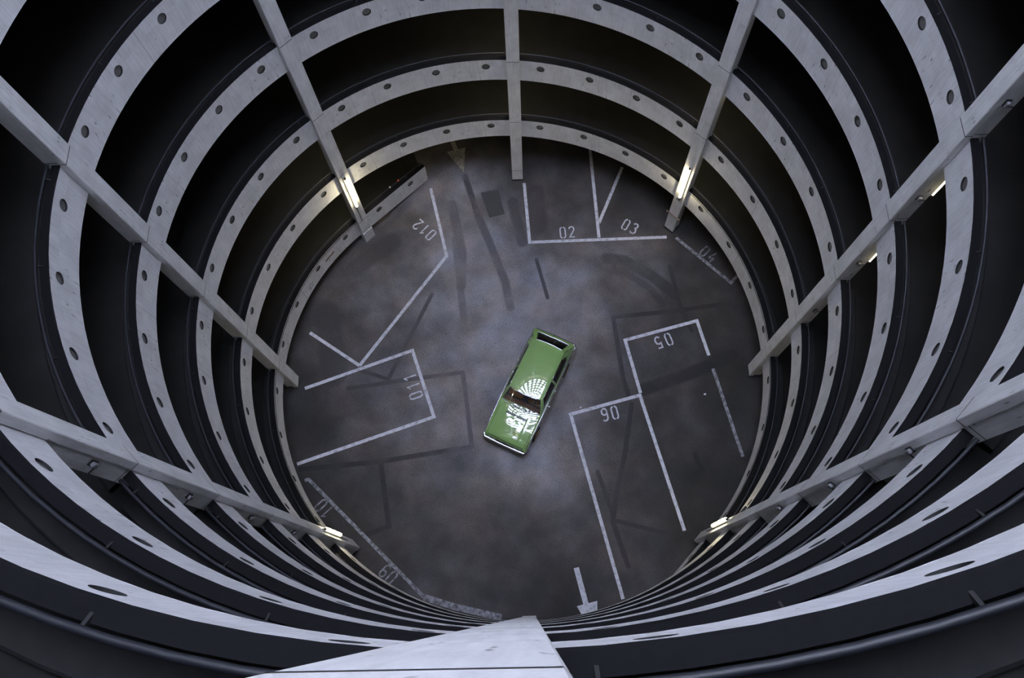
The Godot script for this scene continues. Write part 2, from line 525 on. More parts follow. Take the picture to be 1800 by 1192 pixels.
# ------------------------------------------------------------------ outer wall, roof, dome
func shell() -> void:
	var w := struct("wall_outer", "dark round outer wall behind the ramps", "wall")
	var b := MB.new()
	var N := 72
	for i in N:
		var a := 360.0 * i / N
		var c := 360.0 * (i + 1) / N
		b.quad(pol(ROUT, a, -0.2), pol(ROUT, a, YR + 0.3), pol(ROUT, c, YR + 0.3), pol(ROUT, c, -0.2))
		b.quad(pol(ROUT + 0.3, a, YR + 0.3), pol(ROUT + 0.3, a, -0.2), pol(ROUT + 0.3, c, -0.2), pol(ROUT + 0.3, c, YR + 0.3))
	obj("wall_face", b, M.outer, w)
	var r := struct("ceiling_ring", "flat roof slab round the domed opening", "roof")
	var q := MB.new()
	for i in N:
		var a := 360.0 * i / N
		var c := 360.0 * (i + 1) / N
		q.quad(pol(8.3, a, YR), pol(8.3, c, YR), pol(ROUT + 0.3, c, YR), pol(ROUT + 0.3, a, YR))
		q.quad(pol(8.3, a, YR + 0.3), pol(ROUT + 0.3, a, YR + 0.3), pol(ROUT + 0.3, c, YR + 0.3), pol(8.3, c, YR + 0.3))
		q.quad(pol(8.3, a, YR), pol(8.3, a, YR + 0.3), pol(8.3, c, YR + 0.3), pol(8.3, c, YR))
	obj("roof_slab", q, M.roof, r)

# concrete dome over the well, pierced by radial rows of openings to the overcast sky
func dome() -> void:
	var d := struct("ceiling_dome", "white concrete dome over the well, pierced by rows of round openings", "ceiling")
	var rise := 4.6
	var base := 8.4
	var sr := (base * base + rise * rise) / (2.0 * rise)
	var cy := YR + 0.3 + rise - sr
	var pmax := asin(base / sr)
	var NS := 28
	var NR := 10
	var b := MB.new()
	var pt := func(a: float, p: float, r: float) -> Vector3: return pol(r * sin(p), a, cy + r * cos(p))
	for j in NR:
		var p0 := pmax * (0.06 + 0.94 * j / NR)
		var p1 := pmax * (0.06 + 0.94 * (j + 1) / NR)
		var ns := NS if j > 1 else (20 if j > 0 else 10)
		for i in ns:
			var a0 := 360.0 * i / ns
			var a1 := 360.0 * (i + 1) / ns
			for r in [sr, sr + 0.14]:
				var inner := []
				var outer := []
				for k in 8:
					var f := TAU * (k + 0.5) / 8.0
					var s := Vector2(cos(f), sin(f))
					var m: float = maxf(absf(s.x), absf(s.y))
					var e := s / m
					var hx := s.x * 0.31 / 0.924 * 0.98
					var hy := s.y * 0.31 / 0.924 * 0.98
					inner.append(pt.call(lerpf(a0, a1, 0.5 + hx), lerpf(p0, p1, 0.5 + hy), r))
					outer.append(pt.call(lerpf(a0, a1, 0.5 + e.x * 0.5), lerpf(p0, p1, 0.5 + e.y * 0.5), r))
				for k in 8:
					var l := (k + 1) % 8
					if r == sr: b.quad(outer[k], outer[l], inner[l], inner[k])
					else: b.quad(inner[k], inner[l], outer[l], outer[k])
				# the corners of the cell
				for cc in [[1, 0, 1.0, 1.0], [3, 2, 0.0, 1.0], [5, 4, 0.0, 0.0], [7, 6, 1.0, 0.0]]:
					var cp: Vector3 = pt.call(lerpf(a0, a1, cc[2]), lerpf(p0, p1, cc[3]), r)
					if r == sr: b.tri(outer[cc[1]], cp, outer[cc[0]])
					else: b.tri(outer[cc[0]], cp, outer[cc[1]])
			for k in 8:
				var q := []
				for kk in [k, (k + 1) % 8]:
					var f: float = TAU * (kk + 0.5) / 8.0
					var s := Vector2(cos(f), sin(f)) * 0.31 / 0.924 * 0.98
					for r in [sr, sr + 0.14]:
						q.append(pt.call(lerpf(a0, a1, 0.5 + s.x), lerpf(p0, p1, 0.5 + s.y), r))
				b.quad(q[0], q[2], q[3], q[1])
	# the solid crown and the ring beam
	var pc := pmax * 0.06
	for i in 24:
		var a0 := 15.0 * i
		b.tri(pt.call(0.0, 0.0, sr), pt.call(a0 + 15.0, pc, sr), pt.call(a0, pc, sr))
	obj("pierced_shell", b, M.roof, d)

# ------------------------------------------------------------------ the two helical ramps
# a place on parapet strand s: u = degrees climbed, off = metres outward of the well-side face
func strand(s: int, u: float, off: float, dh: float) -> Vector3:
	var a := A0 + u + 180.0 * s
	if u < 43.8:  # the first bay runs out straight, at a tangent
		var p1 := pol(RI, A0 + 43.8 + 180.0 * s, 0.0)
		var p2 := pol(8.68, A0 + 23.3 + 180.0 * s, 0.0)
		var d := (p2 - p1).normalized()
		var nn := Vector3(-d.z, 0, d.x)
		if nn.dot(p1) < 0.0: nn = -nn
		var p := p1.lerp(p2, (43.8 - u) / 20.5) + nn * off
		p.y = hh(u) + dh
		return p
	return pol(RI + off, a, hh(u) + dh)

func outward(s: int, u: float) -> Vector3:
	var e := strand(s, u, 1.0, 0.0) - strand(s, u, 0.0, 0.0)
	return e.normalized()

# the face of one parapet panel with its portholes; side = +1 looks into the well
func pierced(b: MB, s: int, u0: float, u1: float, holes: Array, off: float, side: int, bottom: Callable) -> void:
	var hr := 0.122
	var cell := 1.5
	var cuts := [u0]
	for h in holes:
		cuts.append(h - cell)
		cuts.append(h + cell)
	cuts.append(u1)
	var put := func(u: float, dh: float) -> Array:
		return [strand(s, u, off, dh), -outward(s, u) * side, Vector2((u + 180.0 * s) * 0.1396 / 4.0, dh / 4.0)]
	var emit := func(p: Array, q: Array, r: Array) -> void:
		var g: Vector3 = (q[0] - p[0]).cross(r[0] - p[0])
		if g.dot(p[1]) > 0.0: b.t(p[0], q[0], r[0], p[1], q[1], r[1], p[2], q[2], r[2])
		else: b.t(p[0], r[0], q[0], p[1], r[1], q[1], p[2], r[2], q[2])
	for k in cuts.size() - 1:
		var c0: float = cuts[k]
		var c1: float = cuts[k + 1]
		if k % 2 == 0:
			var n := maxi(1, int(ceil((c1 - c0) / 2.6)))
			for i in n:
				var a := lerpf(c0, c1, i / float(n))
				var c := lerpf(c0, c1, (i + 1) / float(n))
				var q0: Array = put.call(a, bottom.call(a))
				var q1: Array = put.call(c, bottom.call(c))
				var q2: Array = put.call(c, TOP - 0.02)
				var q3: Array = put.call(a, TOP - 0.02)
				emit.call(q0, q1, q2)
				emit.call(q0, q2, q3)
		else:
			var h: float = (c0 + c1) / 2.0
			var du := hr / 0.1396
			var lo: float = bottom.call(h)
			var dirs := []
			for i in 20: dirs.append(TAU * i / 20.0 + 0.01)
			for cr in [[1, 1], [-1, 1], [-1, -1], [1, -1]]:
				var y: float = (TOP - 0.02) if cr[1] > 0 else -lo
				dirs.append(fposmod(atan2(y * cr[1], 0.2094 * cr[0]), TAU))
			dirs.sort()
			for i in dirs.size():
				var f0: float = dirs[i]
				var f1: float = dirs[(i + 1) % dirs.size()]
				var rim := func(f: float) -> Array: return put.call(h + du * cos(f), hr * sin(f))
				var edge := func(f: float) -> Array:
					var y: float = (TOP - 0.02) if sin(f) > 0.0 else lo
					var t := minf(0.2094 / maxf(1e-6, absf(cos(f))), absf(y) / maxf(1e-6, absf(sin(f))))
					var uu := clampf(h + t * cos(f) / 0.1396, c0, c1)
					var yy := t * sin(f)
					return put.call(uu, bottom.call(uu) if absf(yy - lo) < 1e-4 else yy)
				var ra: Array = rim.call(f0)
				var rb: Array = rim.call(f1)
				var ea: Array = edge.call(f0)
				var eb: Array = edge.call(f1)
				emit.call(ra, ea, eb)
				emit.call(ra, eb, rb)

func sleeve(b: MB, s: int, h: float) -> void:
	var du := 0.122 / 0.1396
	for i in 20:
		var f0 := TAU * i / 20.0 + 0.01
		var f1 := TAU * (i + 1) / 20.0 + 0.01
		var a := strand(s, h + du * cos(f0), 0.0, 0.122 * sin(f0))
		var c := strand(s, h + du * cos(f1), 0.0, 0.122 * sin(f1))
		var d := strand(s, h + du * cos(f1), RO - RI, 0.122 * sin(f1))
		var e := strand(s, h + du * cos(f0), RO - RI, 0.122 * sin(f0))
		var m := (strand(s, h, 0.0, 0.0) - a).normalized()
		var m2 := (strand(s, h, 0.0, 0.0) - c).normalized()
		if (c - a).cross(d - a).dot(m) > 0.0:
			b.t(a, c, d, m, m2, m2)
			b.t(a, d, e, m, m2, m)
		else:
			b.t(a, d, c, m, m2, m2)
			b.t(a, e, d, m, m, m2)

# a band swept along the strand: cross-section points (off, dh), anticlockwise seen climbing
func sweep(b: MB, s: int, u0: float, u1: float, steps: int, prof: Array, floor_y := -1e9) -> void:
	var n := prof.size()
	for k in n:
		var p: Vector2 = prof[k]
		var q: Vector2 = prof[(k + 1) % n]
		var rows := []
		for i in steps + 1:
			var u := lerpf(u0, u1, i / float(steps))
			var x := strand(s, u, p.x, p.y)
			var y := strand(s, u, q.x, q.y)
			x.y = maxf(x.y, floor_y)
			y.y = maxf(y.y, floor_y)
			rows.append([x, y])
		b.grid(rows, true)
	for e in [u0, u1]:
		var ring := PackedVector3Array()
		for p in prof:
			var x := strand(s, e, p.x, p.y)
			x.y = maxf(x.y, floor_y)
			ring.append(x)
		if e == u1: ring.reverse()
		b.poly(ring)

func ramp(s: int) -> void:
	var label: String = ["helical ramp whose straight low end wall stands beside the painted arrow near bay 012", "helical ramp that starts opposite, on the near side, beside the arrow below bay 06"][s]
	var r := thing("helical_ramp", label, "ramp", Vector3.ZERO, "")
	for n in BAYS:
		var open := s == 1 and (n == 31 or n == 32)  # a way through beside the viewer
		var u0 := 45.0 * n + 1.2
		var u1 := 45.0 * n + 43.8
		var mid := 45.0 * n + 22.5
		var holes := []
		if n == 0:
			u0 = 23.3
			holes = [28.75, 39.4]
		else:
			for i in 4: holes.append(mid + (i - 1.5) * HOLES)
		var bottom := func(u: float) -> float: return maxf(BOT, -hh(u) + 0.001)
		var p := MB.new()
		if open: holes = []
		pierced(p, s, u0, u1, holes, 0.0, 1, bottom)
		pierced(p, s, u0, u1, holes, RO - RI, -1, bottom)
		var steps := 16
		for i in steps:  # underside
			var a := lerpf(u0, u1, i / float(steps))
			var c := lerpf(u0, u1, (i + 1) / float(steps))
			var q := [strand(s, a, 0.0, bottom.call(a)), strand(s, c, 0.0, bottom.call(c)), strand(s, c, RO - RI, bottom.call(c)), strand(s, a, RO - RI, bottom.call(a))]
			if (q[1] - q[0]).cross(q[2] - q[0]).y < 0.0: p.quad(q[0], q[1], q[2], q[3])
			else: p.quad(q[3], q[2], q[1], q[0])
		for e in [u0, u1]:
			var q := [strand(s, e, 0.0, bottom.call(e)), strand(s, e, RO - RI, bottom.call(e)), strand(s, e, RO - RI, TOP - 0.02), strand(s, e, 0.0, TOP - 0.02)]
			if e == u0: q.reverse()
			p.quad(q[0], q[1], q[2], q[3])
		var panel_o: Node3D = r if open else obj("parapet_panel", p, M.white, r)
		for h in holes:
			var sv := MB.new()
			sleeve(sv, s, h)
			var ds := MB.new()
			for i in 16:
				var f0 := TAU * i / 16.0
				var f1 := TAU * (i + 1) / 16.0
				for sd in [0.035, 0.075]:
					var q0 := strand(s, h, sd, 0.0)
					var q1 := strand(s, h + 0.119 / 0.1396 * cos(f0), sd, 0.119 * sin(f0))
					var q2 := strand(s, h + 0.119 / 0.1396 * cos(f1), sd, 0.119 * sin(f1))
					if ((q1 - q0).cross(q2 - q0).dot(outward(s, h)) > 0.0) == (sd > 0.07): ds.tri(q0, q1, q2)
					else: ds.tri(q0, q2, q1)
			obj("porthole_disc", ds, M.disc, panel_o)
			obj("porthole_sleeve", sv, M.sleeve, panel_o)
		var c := MB.new()
		sweep(c, s, u0, u1, 16, [Vector2(-0.001, TOP - 0.025), Vector2(0.145, TOP - 0.025), Vector2(0.145, TOP), Vector2(0.02, TOP), Vector2(-0.001, TOP - 0.018)])
		if not open:
			obj("coping", c, M.coping, r)
			# hairline joint between two casts
			var jt := MB.new()
			var ju := u0 + (u1 - u0) * (0.24 + 0.5 * fposmod(n * 0.618 + s * 0.37, 1.0))
			for h in holes:
				if absf(ju - h) < 1.2: ju = h + 2.4
			var lo: float = bottom.call(ju)
			jt.quad(strand(s, ju + 0.022, -0.0008, lo), strand(s, ju - 0.022, -0.0008, lo), strand(s, ju - 0.022, -0.0008, TOP - 0.03), strand(s, ju + 0.022, -0.0008, TOP - 0.03))
			obj("hairline_joint", jt, M.joint, panel_o)
		# road deck and kerb
		var d := MB.new()
		var du0 := 24.0 if n == 0 else 45.0 * n
		var rows_t := []
		var rows_b := []
		for i in 17:
			var u := lerpf(du0, 45.0 * n + 45.0, i / 16.0)
			var ri := RO
			if u < 43.8: ri = RO + 0.68 * (43.8 - u) / 20.5
			if u < 23.3: ri = 8.82
			var a := A0 + u + 180.0 * s
			var dy := hh(u) + DECK
			if u < 34.0: dy = lerpf(0.004, hh(34.0) + DECK, (u - 24.0) / 10.0)
			rows_t.append([pol(ri, a, dy), pol(ROUT, a, dy)])
			rows_b.append([pol(ri, a, maxf(hh(u) + BOT, 0.001)), pol(ROUT, a, maxf(hh(u) + BOT, 0.001))])
		d.grid(rows_t, true)
		d.grid(rows_b, false)
		obj("road_deck", d, M.deck, r)
		if open: continue
		if n > 0:
			var kb := MB.new()
			sweep(kb, s, u0, u1, 16, [Vector2(0.14, DECK), Vector2(0.60, DECK), Vector2(0.60, DECK + 0.09), Vector2(0.57, DECK + 0.12), Vector2(0.14, DECK + 0.12)])
			obj("kerb", kb, M.kerb, r)
		# handrail on gusset brackets
		var path := []
		for i in 17: path.append(strand(s, lerpf(u0 + 0.2, u1 - 0.2, i / 16.0), 0.182, TOP + 0.055))
		var hb := MB.new()
		hb.tube(path, 0.027, 10)
		var hand := obj("handrail", hb, M.rail, r)
		for off in [-19.0, -6.3, 6.54]:
			var u: float = mid + off
			if u < u0: continue
			var o := outward(s, u)
			var at := strand(s, u, 0.0, TOP)
			var tan := o.cross(Vector3.UP)
			var g := MB.new()
			g.prism(PackedVector2Array([Vector2(0.085, 0.0), Vector2(0.14, 0.0), Vector2(0.182, 0.035), Vector2(0.182, 0.055), Vector2(0.165, 0.055)]), at - tan * 0.012, Basis(o, Vector3.UP, tan), 0.024)
			obj("rail_bracket", g, M.sleeve, hand)

# ------------------------------------------------------------------ columns
func column_place(k: int) -> Transform3D:
	# local x = tangential (to smaller angles), y up, z = towards the well
	var a := A0 + 45.0 * k
	var o := rad(a)
	var p := o * COLF
	if k == 4: p = Vector3(-0.316, 0.0, 7.889)
	return Transform3D(Basis(Vector3.UP.cross(-o), Vector3.UP, -o), p)

func column_joint(k: int) -> float:
	return Y0 + RISE * k / 8.0 - (LEVEL if k >= 4 else 0.0) + 0.40

func columns() -> void:
	var lab := [
		"white concrete column without tube lamp at the top, standing beside bay 02",
		"white concrete column with a lit tube lamp, rising through the low wall by bay 012",
		"white concrete column without tube lamp at the left, its foot beside bay 011",
		"white concrete column at the lower left, lit tube lamp near its foot beside bay 010",
		"white concrete column nearest the viewer, seen straight down its face at the bottom centre",
		"white concrete column at the lower right, lit tube lamp near its foot beyond bay 06",
		"white concrete column without tube lamp at the right, its foot outside bay 05",
		"white concrete column with a lit tube lamp, its foot between bays 03 and 04",
	]
	for k in 8:
		var tr := column_place(k)
		var c := thing("concrete_column", lab[k], "column", tr.origin, "")
		c.transform = tr
		var y0 := 0.0
		var y1 := column_joint(k)
		while y1 < 0.25: y1 += LEVEL
		var web := 0.165 if k != 4 else 0.2
		var wx0 := 0.0 if k != 4 else -0.03
		while y0 < YR - 0.01:
			y1 = minf(y1, YR)
			var b := MB.new()
			var jb := MB.new()
			var sec := [Vector2(-0.188, 0.0), Vector2(0.188, 0.0), Vector2(0.2, -0.012), Vector2(0.2, -0.135), Vector2(wx0 + web, -0.137), Vector2(wx0 + web, -0.40), Vector2(wx0 - web, -0.40), Vector2(wx0 - web, -0.137), Vector2(-0.2, -0.135), Vector2(-0.2, -0.012)]
			var neck := []
			for q in sec: neck.append(Vector2(q.x * 1.004, q.y + 0.001 if q.y > -0.1 else q.y * 1.002))
			var yn := y0 + (0.018 if y0 > 0.0 else 0.0)
			var n := sec.size()
			for i in n:
				var p: Vector2 = sec[i]
				var q: Vector2 = sec[(i + 1) % n]
				var l := (q - p).length()
				var u0 := i * 0.13
				b.quad(Vector3(p.x, yn, p.y), Vector3(q.x, yn, q.y), Vector3(q.x, y1, q.y), Vector3(p.x, y1, p.y), Vector2(u0, yn / 4.0), Vector2(u0 + l / 4.0, yn / 4.0), Vector2(u0 + l / 4.0, y1 / 4.0), Vector2(u0, y1 / 4.0))
				if yn > y0:
					p = neck[i]
					q = neck[(i + 1) % n]
					jb.quad(Vector3(p.x, y0, p.y), Vector3(q.x, y0, q.y), Vector3(q.x, yn, q.y), Vector3(p.x, yn, p.y))
			for e in [yn, y1]:
				var flange := PackedVector3Array()
				for i in [0, 1, 2, 3, 8, 9]: flange.append(Vector3(sec[i].x, e, sec[i].y))
				var wb := PackedVector3Array()
				for i in [7, 4, 5, 6]: wb.append(Vector3(sec[i].x, e, sec[i].y))
				if e == yn:
					flange.reverse()
					wb.reverse()
				b.poly(flange)
				b.poly(wb)
			var so := obj("shaft_segment", b, M.column, c)
			if yn > y0: obj("joint", jb, M.joint, so)
			y0 = y1
			y1 += LEVEL
		if k == 1 or k == 4:
			var pl := MB.new()
			pl.box(Vector3(0.0, 0.32, -0.10), Vector3(0.43, 0.64, 0.24), Basis.IDENTITY, 0.01)
			obj("plinth", pl, M.column, c)
		else:
			var pl := MB.new()
			pl.box(Vector3(0.0, 0.035, -0.19), Vector3(0.43, 0.07, 0.43), Basis.IDENTITY, 0.01)
			obj("skirting", pl, M.cable, c)
		if k == 7:
			var cl := MB.new()
			cl.tube([Vector3(-0.27, 1.14, 0.02), Vector3(0.27, 1.14, 0.02)], 0.016, 8)
			for sx in [-0.27, 0.27]:
				cl.lathe(Vector3(sx - 0.035, 1.14, 0.02), Vector3.RIGHT, [[0.001, 0.0], [0.03, 0.01], [0.036, 0.035], [0.03, 0.06], [0.001, 0.07]], 10)
			obj("clamp_bar", cl, M.rust, c)

# ------------------------------------------------------------------ lamps
func tube_lamps() -> void:
	var lab := {
		1: "lit white tube lamp on the column rising through the low wall by bay 012",
		3: "lit white tube lamp on the column beside bay 010 at the lower left",
		5: "lit white tube lamp on the lower right column beyond the end of bay 06",
		7: "lit white tube lamp on the column standing between bays 03 and 04",
	}
	for k in [1, 3, 5, 7]:
		var tr := column_place(k)
		var tx: float = {1: -0.03, 3: -0.03, 5: -0.01, 7: 0.05}[k]
		var t := thing("tube_lamp", lab[k], "lamp", Vector3.ZERO, "tube lamps on the columns")
		t.transform = tr.translated_local(Vector3(tx, 0.0, 0.0))
		var h := MB.new()
		h.box(Vector3(0, 3.43, 0.022), Vector3(0.11, 1.84, 0.044), Basis.IDENTITY, 0.008)
		obj("housing", h, M.lamp_body, t)
		var g := MB.new()
		g.lathe(Vector3(0, 2.55, 0.085), Vector3.UP, [[0.001, 0.0], [0.035, 0.012], [0.052, 0.05], [0.052, 1.71], [0.035, 1.748], [0.001, 1.76]], 20)
		obj("glowing_tube", g, M.glow, t)
		var e := MB.new()
		for y in [2.53, 4.33]:
			e.lathe(Vector3(0, y - 0.03, 0.07), Vector3.UP, [[0.001, 0.0], [0.032, 0.0], [0.032, 0.06], [0.001, 0.06]], 14)
		obj("end_cap", e, M.cable, t)
		var w := MB.new()
		if k == 7:
			w.tube([Vector3(0.0, 2.5, 0.02), Vector3(0.0, 2.28, 0.012), Vector3(-0.0, 2.24, 0.012), Vector3(-0.14, 2.24, 0.012)], 0.012, 6, Vector3.BACK)
		else:
			w.tube([Vector3(0.0, 2.5, 0.02), Vector3(0.0, 1.75, 0.012), Vector3(0.0, 1.46, 0.012)], 0.011, 6, Vector3.BACK)
		obj("cable", w, M.cable, t)
		for y in [2.85, 3.43, 4.0]:
			var l := OmniLight3D.new()
			l.name = "lamp_light"
			l.position = Vector3(0, y, 0.16)
			l.light_color = Color(1.0, 0.94, 0.76)
			l.light_energy = 0.5
			l.light_size = 0.05
			l.omni_range = 40.0
			l.omni_attenuation = 2.0
			l.shadow_enabled = true
			t.add_child(l, true)

# a ring of lit tubes high under the dome, seen mirrored in the car's roof
func lamp_ring() -> void:
	var t := thing("lamp_ring", "ring of lit lamp boxes high above, mirrored as cream arc on the car roof", "lamp", Vector3(0, 33.2, 0))
	for i in 32:
		var a := A0 + 360.0 * (i + 0.5) / 32.0
		var g := MB.new()
		var h := MB.new()
		var rows := []
		for k in 5:
			rows.append([pol(7.60, a + lerpf(-4.7, 4.7, k / 4.0), -0.17), pol(7.60, a + lerpf(-4.7, 4.7, k / 4.0), 0.17)])
		g.grid(rows, true)
		var o := rad(a)
		h.box(o * 7.66, Vector3(1.34, 0.42, 0.10), Basis(Vector3.UP.cross(-o), Vector3.UP, -o), 0.01)
		obj("glowing_panel", g, M.glow_high, t)
		obj("housing", h, M.lamp_body, t)
		if i % 4 == 0:
			var l := OmniLight3D.new()
			l.name = "lamp_light"
			l.position = pol(7.45, a, 0.0)
			l.light_color = Color(1.0, 0.90, 0.66)
			l.light_energy = 0.15
			l.light_size = 0.4
			l.omni_range = 60.0
			l.omni_attenuation = 2.0
			l.shadow_enabled = true
			t.add_child(l, true)

# small unlit bulkhead lamps on the flanks of three columns, one a level
func column_lamps() -> void:
	var ord := ["lowest", "second lowest", "third lowest", "highest"]
	var where := {3: "the column beside bay 010", 5: "the column beyond bay 06", 6: "the column outside bay 05"}
	for k in [3, 5, 6]:
		var sg: float = -1.0 if k == 3 else 1.0
		var up: float = {3: 0.95, 5: 1.66, 6: 0.95}[k]
		var dep: float = {3: -0.235, 5: -0.115, 6: -0.21}[k]
		var lev: Array = {3: [2, 3, 4, 5], 5: [3, 4, 5], 6: [2, 3, 4, 5]}[k]
		var face: float = 0.165 if k != 5 else 0.2
		for i in lev.size():
			var y: float = column_joint(k) + LEVEL * (lev[i] - (0 if k < 4 else 0)) + up
			while y > 17.0: y -= LEVEL
			y = {3: 6.85, 5: 9.15, 6: 6.15}[k] + LEVEL * i
			var o: String = ord[i] if i < lev.size() - 1 else "highest"
			var t := thing("bulkhead_lamp", "unlit bulkhead lamp, %s on the flank of %s" % [o, where[k]], "lamp", Vector3.ZERO, "bulkhead lamps on the column flanks")
			t.transform = column_place(k).translated_local(Vector3(sg * face, y, dep))
			var b := MB.new()
			b.box(Vector3(sg * 0.012, 0, 0), Vector3(0.024, 0.15, 0.10), Basis.IDENTITY, 0.004)
			obj("back_plate", b, M.cable, t)
			var g := MB.new()
			g.box(Vector3(sg * 0.05, 0, 0), Vector3(0.06, 0.12, 0.07), Basis.IDENTITY, 0.012)
			obj("cover", g, M.box, t)
			var w := MB.new()
			w.tube([Vector3(sg * 0.012, -0.07, 0.0), Vector3(sg * 0.012, -0.10, 0.0), Vector3(sg * 0.012, -0.12, -0.05), Vector3(sg * 0.012, -0.12, -0.17)], 0.010, 6, Vector3.RIGHT)
			obj("cable", w, M.cable, t)
	# lit tubes on the road side of columns: two are glimpsed past an edge, the others show by their glow on the ramps
	var spots := [
		[6, 12.55, "lit tube lamp glimpsed behind the column outside bay 05, the upper one"], [6, 9.47, "lit tube lamp glimpsed behind the column outside bay 05, the lower one"],
		[0, 5.1, "lit tube lamp behind the column beside bay 02, lighting the ramp, lower one"], [0, 8.15, "lit tube lamp behind the column beside bay 02, lighting the ramp, upper one"],
		[1, 2.83, "lit tube lamp behind the column in the low wall by bay 012, lower one"], [1, 5.87, "lit tube lamp behind the column in the low wall by bay 012, upper one"],
		[7, 4.35, "lit tube lamp behind the column between bays 03 and 04, lower one"], [7, 7.4, "lit tube lamp behind the column between bays 03 and 04, upper one"],
	]
	for sp in spots:
		var t := thing("ramp_lamp", sp[2], "lamp", Vector3.ZERO, "lit lamps on the road side of columns")
		t.transform = column_place(sp[0]).translated_local(Vector3(0.15 if sp[0] == 6 else 0.0, sp[1], -0.43))
		var b := MB.new()
		b.box(Vector3(-0.02, 0, 0.01), Vector3(0.05, 0.6, 0.03), Basis.IDENTITY, 0.005)
		obj("housing", b, M.lamp_body, t)
		var g := MB.new()
		g.lathe(Vector3(0, -0.27, -0.03), Vector3.UP, [[0.001, 0.0], [0.022, 0.01], [0.022, 0.53], [0.001, 0.54]], 12)
		obj("glowing_tube", g, M.glow, t)
		var l := OmniLight3D.new()
		l.name = "lamp_light"
		l.position = Vector3(0.02, 0, -0.12)
		l.light_color = Color(1.0, 0.94, 0.76)
		l.light_energy = 0.25 if sp[0] == 6 else 2.0
		l.light_size = 0.04
		l.omni_range = 40.0
		l.omni_attenuation = 2.0
		l.shadow_enabled = true
		t.add_child(l, true)

# ------------------------------------------------------------------ the car
func cp(f: float, r: float, h: float) -> Vector3:
	return Vector3(r, h, -f)

func smooth(tab: Array, f: float, c: int) -> float:
	# Catmull-Rom through the rows of a table whose first column is the place along the car
	var n := tab.size()
	if f <= tab[0][0]: return tab[0][c]
	if f >= tab[n - 1][0]: return tab[n - 1][c]
	var i := 0
	while f > tab[i + 1][0]: i += 1
	var t: float = (f - tab[i][0]) / (tab[i + 1][0] - tab[i][0])
	return cubic_interpolate(tab[i][c], tab[i + 1][c], tab[maxi(i - 1, 0)][c], tab[mini(i + 2, n - 1)][c], t)

# f, widest half width, shoulder half width, shoulder height, crown height
const BODY := [[-2.04, 0.70, 0.66, 0.80, 0.83], [-1.98, 0.765, 0.735, 0.865, 0.885], [-1.85, 0.785, 0.75, 0.895, 0.91], [-1.4, 0.80, 0.75, 0.915, 0.93], [-0.5, 0.81, 0.765, 0.92, 0.93], [0.4, 0.81, 0.762, 0.915, 0.93], [0.85, 0.80, 0.752, 0.895, 0.925], [1.4, 0.79, 0.742, 0.83, 0.875], [1.85, 0.775, 0.725, 0.755, 0.80], [1.97, 0.76, 0.71, 0.72, 0.765], [2.02, 0.735, 0.69, 0.665, 0.70]]

func body_point(f: float, k: int) -> Vector3:
	var wm := smooth(BODY, f, 1)
	var ws := smooth(BODY, f, 2)
	var ht := smooth(BODY, f, 3)
	var hc := smooth(BODY, f, 4)
	var hb := 0.2
	for fw in [1.25, -1.22]:
		var q: float = 0.335 * 0.335 - (f - fw) * (f - fw)
		if q > 0.0: hb = maxf(hb, 0.29 + sqrt(q))
	match k:
		0: return Vector3(wm - 0.05, hb, 0)
		1: return Vector3(wm - 0.01, hb + 0.01, 0)
		2: return Vector3(wm, maxf(hb + 0.02, 0.42), 0)
		3: return Vector3(wm, maxf(hb + 0.03, 0.64), 0)
		4: return Vector3(lerpf(wm, ws, 0.55), lerpf(0.66, ht, 0.6), 0)
		5: return Vector3(ws + 0.012, ht - 0.025, 0)
		6: return Vector3(ws - 0.008, ht - 0.004, 0)
		7: return Vector3(ws - 0.05, ht + 0.006, 0)
		8: return Vector3(ws * 0.6, lerpf(ht, hc, 0.72), 0)
		9: return Vector3(ws * 0.3, lerpf(ht, hc, 0.94), 0)
	return Vector3(0.0, hc, 0)

func top_h(f: float, r: float) -> float:
	# height of the bonnet surface
	var ws := smooth(BODY, f, 2)
	var ht := smooth(BODY, f, 3)
	var hc := smooth(BODY, f, 4)
	var x := absf(r) / ws
	if x > 0.6: return lerpf(lerpf(ht, hc, 0.72), ht + 0.006, (x - 0.6) / 0.34)
	if x > 0.3: return lerpf(lerpf(ht, hc, 0.94), lerpf(ht, hc, 0.72), (x - 0.3) / 0.3)
	return lerpf(hc, lerpf(ht, hc, 0.94), x / 0.3)

func side_at(f: float, v: float, sg: float, off := 0.0) -> Vector3:
	# the glasshouse flank: v 0 at the belt, 1 at the roof gutter
	return cp(f, sg * (lerpf(0.752, 0.575, v) + 0.03 * sin(v * PI) + off), lerpf(0.915, 1.325, v))

func rear_at(w: float, v: float, off := 0.0) -> Vector3:
	return cp(lerpf(-1.97, -1.47, v) - off * 0.6 - 0.03 * (1.0 - w * w), w * lerpf(0.752, 0.574, v), lerpf(0.90, 1.34, v) + 0.012 * (1.0 - w * w) + off * 0.75)

func screen_at(w: float, v: float, off := 0.0) -> Vector3:
	var bow := 1.0 - w * w
	return cp(lerpf(0.72 + 0.14 * bow, 0.34 + 0.06 * bow, v) + off * 0.7, w * lerpf(0.725, 0.565, v), lerpf(0.925, 1.335, v) + 0.02 * bow * v + off * 0.7)

func roof_at(w: float, t: float, off := 0.0) -> Vector3:
	# t 0 at the windscreen, 1 at the rear window
	var bow := 1.0 - w * w
	var f := lerpf(0.34 + 0.06 * bow, -1.47 - 0.03 * bow, t)
	var half := lerpf(0.57, 0.572, t) + 0.012 * sin(t * PI)
	var h := 1.335 + 0.022 * bow + 0.038 * sin(clampf(t, 0, 1) * PI) ** 0.85
	if absf(w) > 0.9: h -= (absf(w) - 0.9) * 0.12
	return cp(f, w * half, h + off)

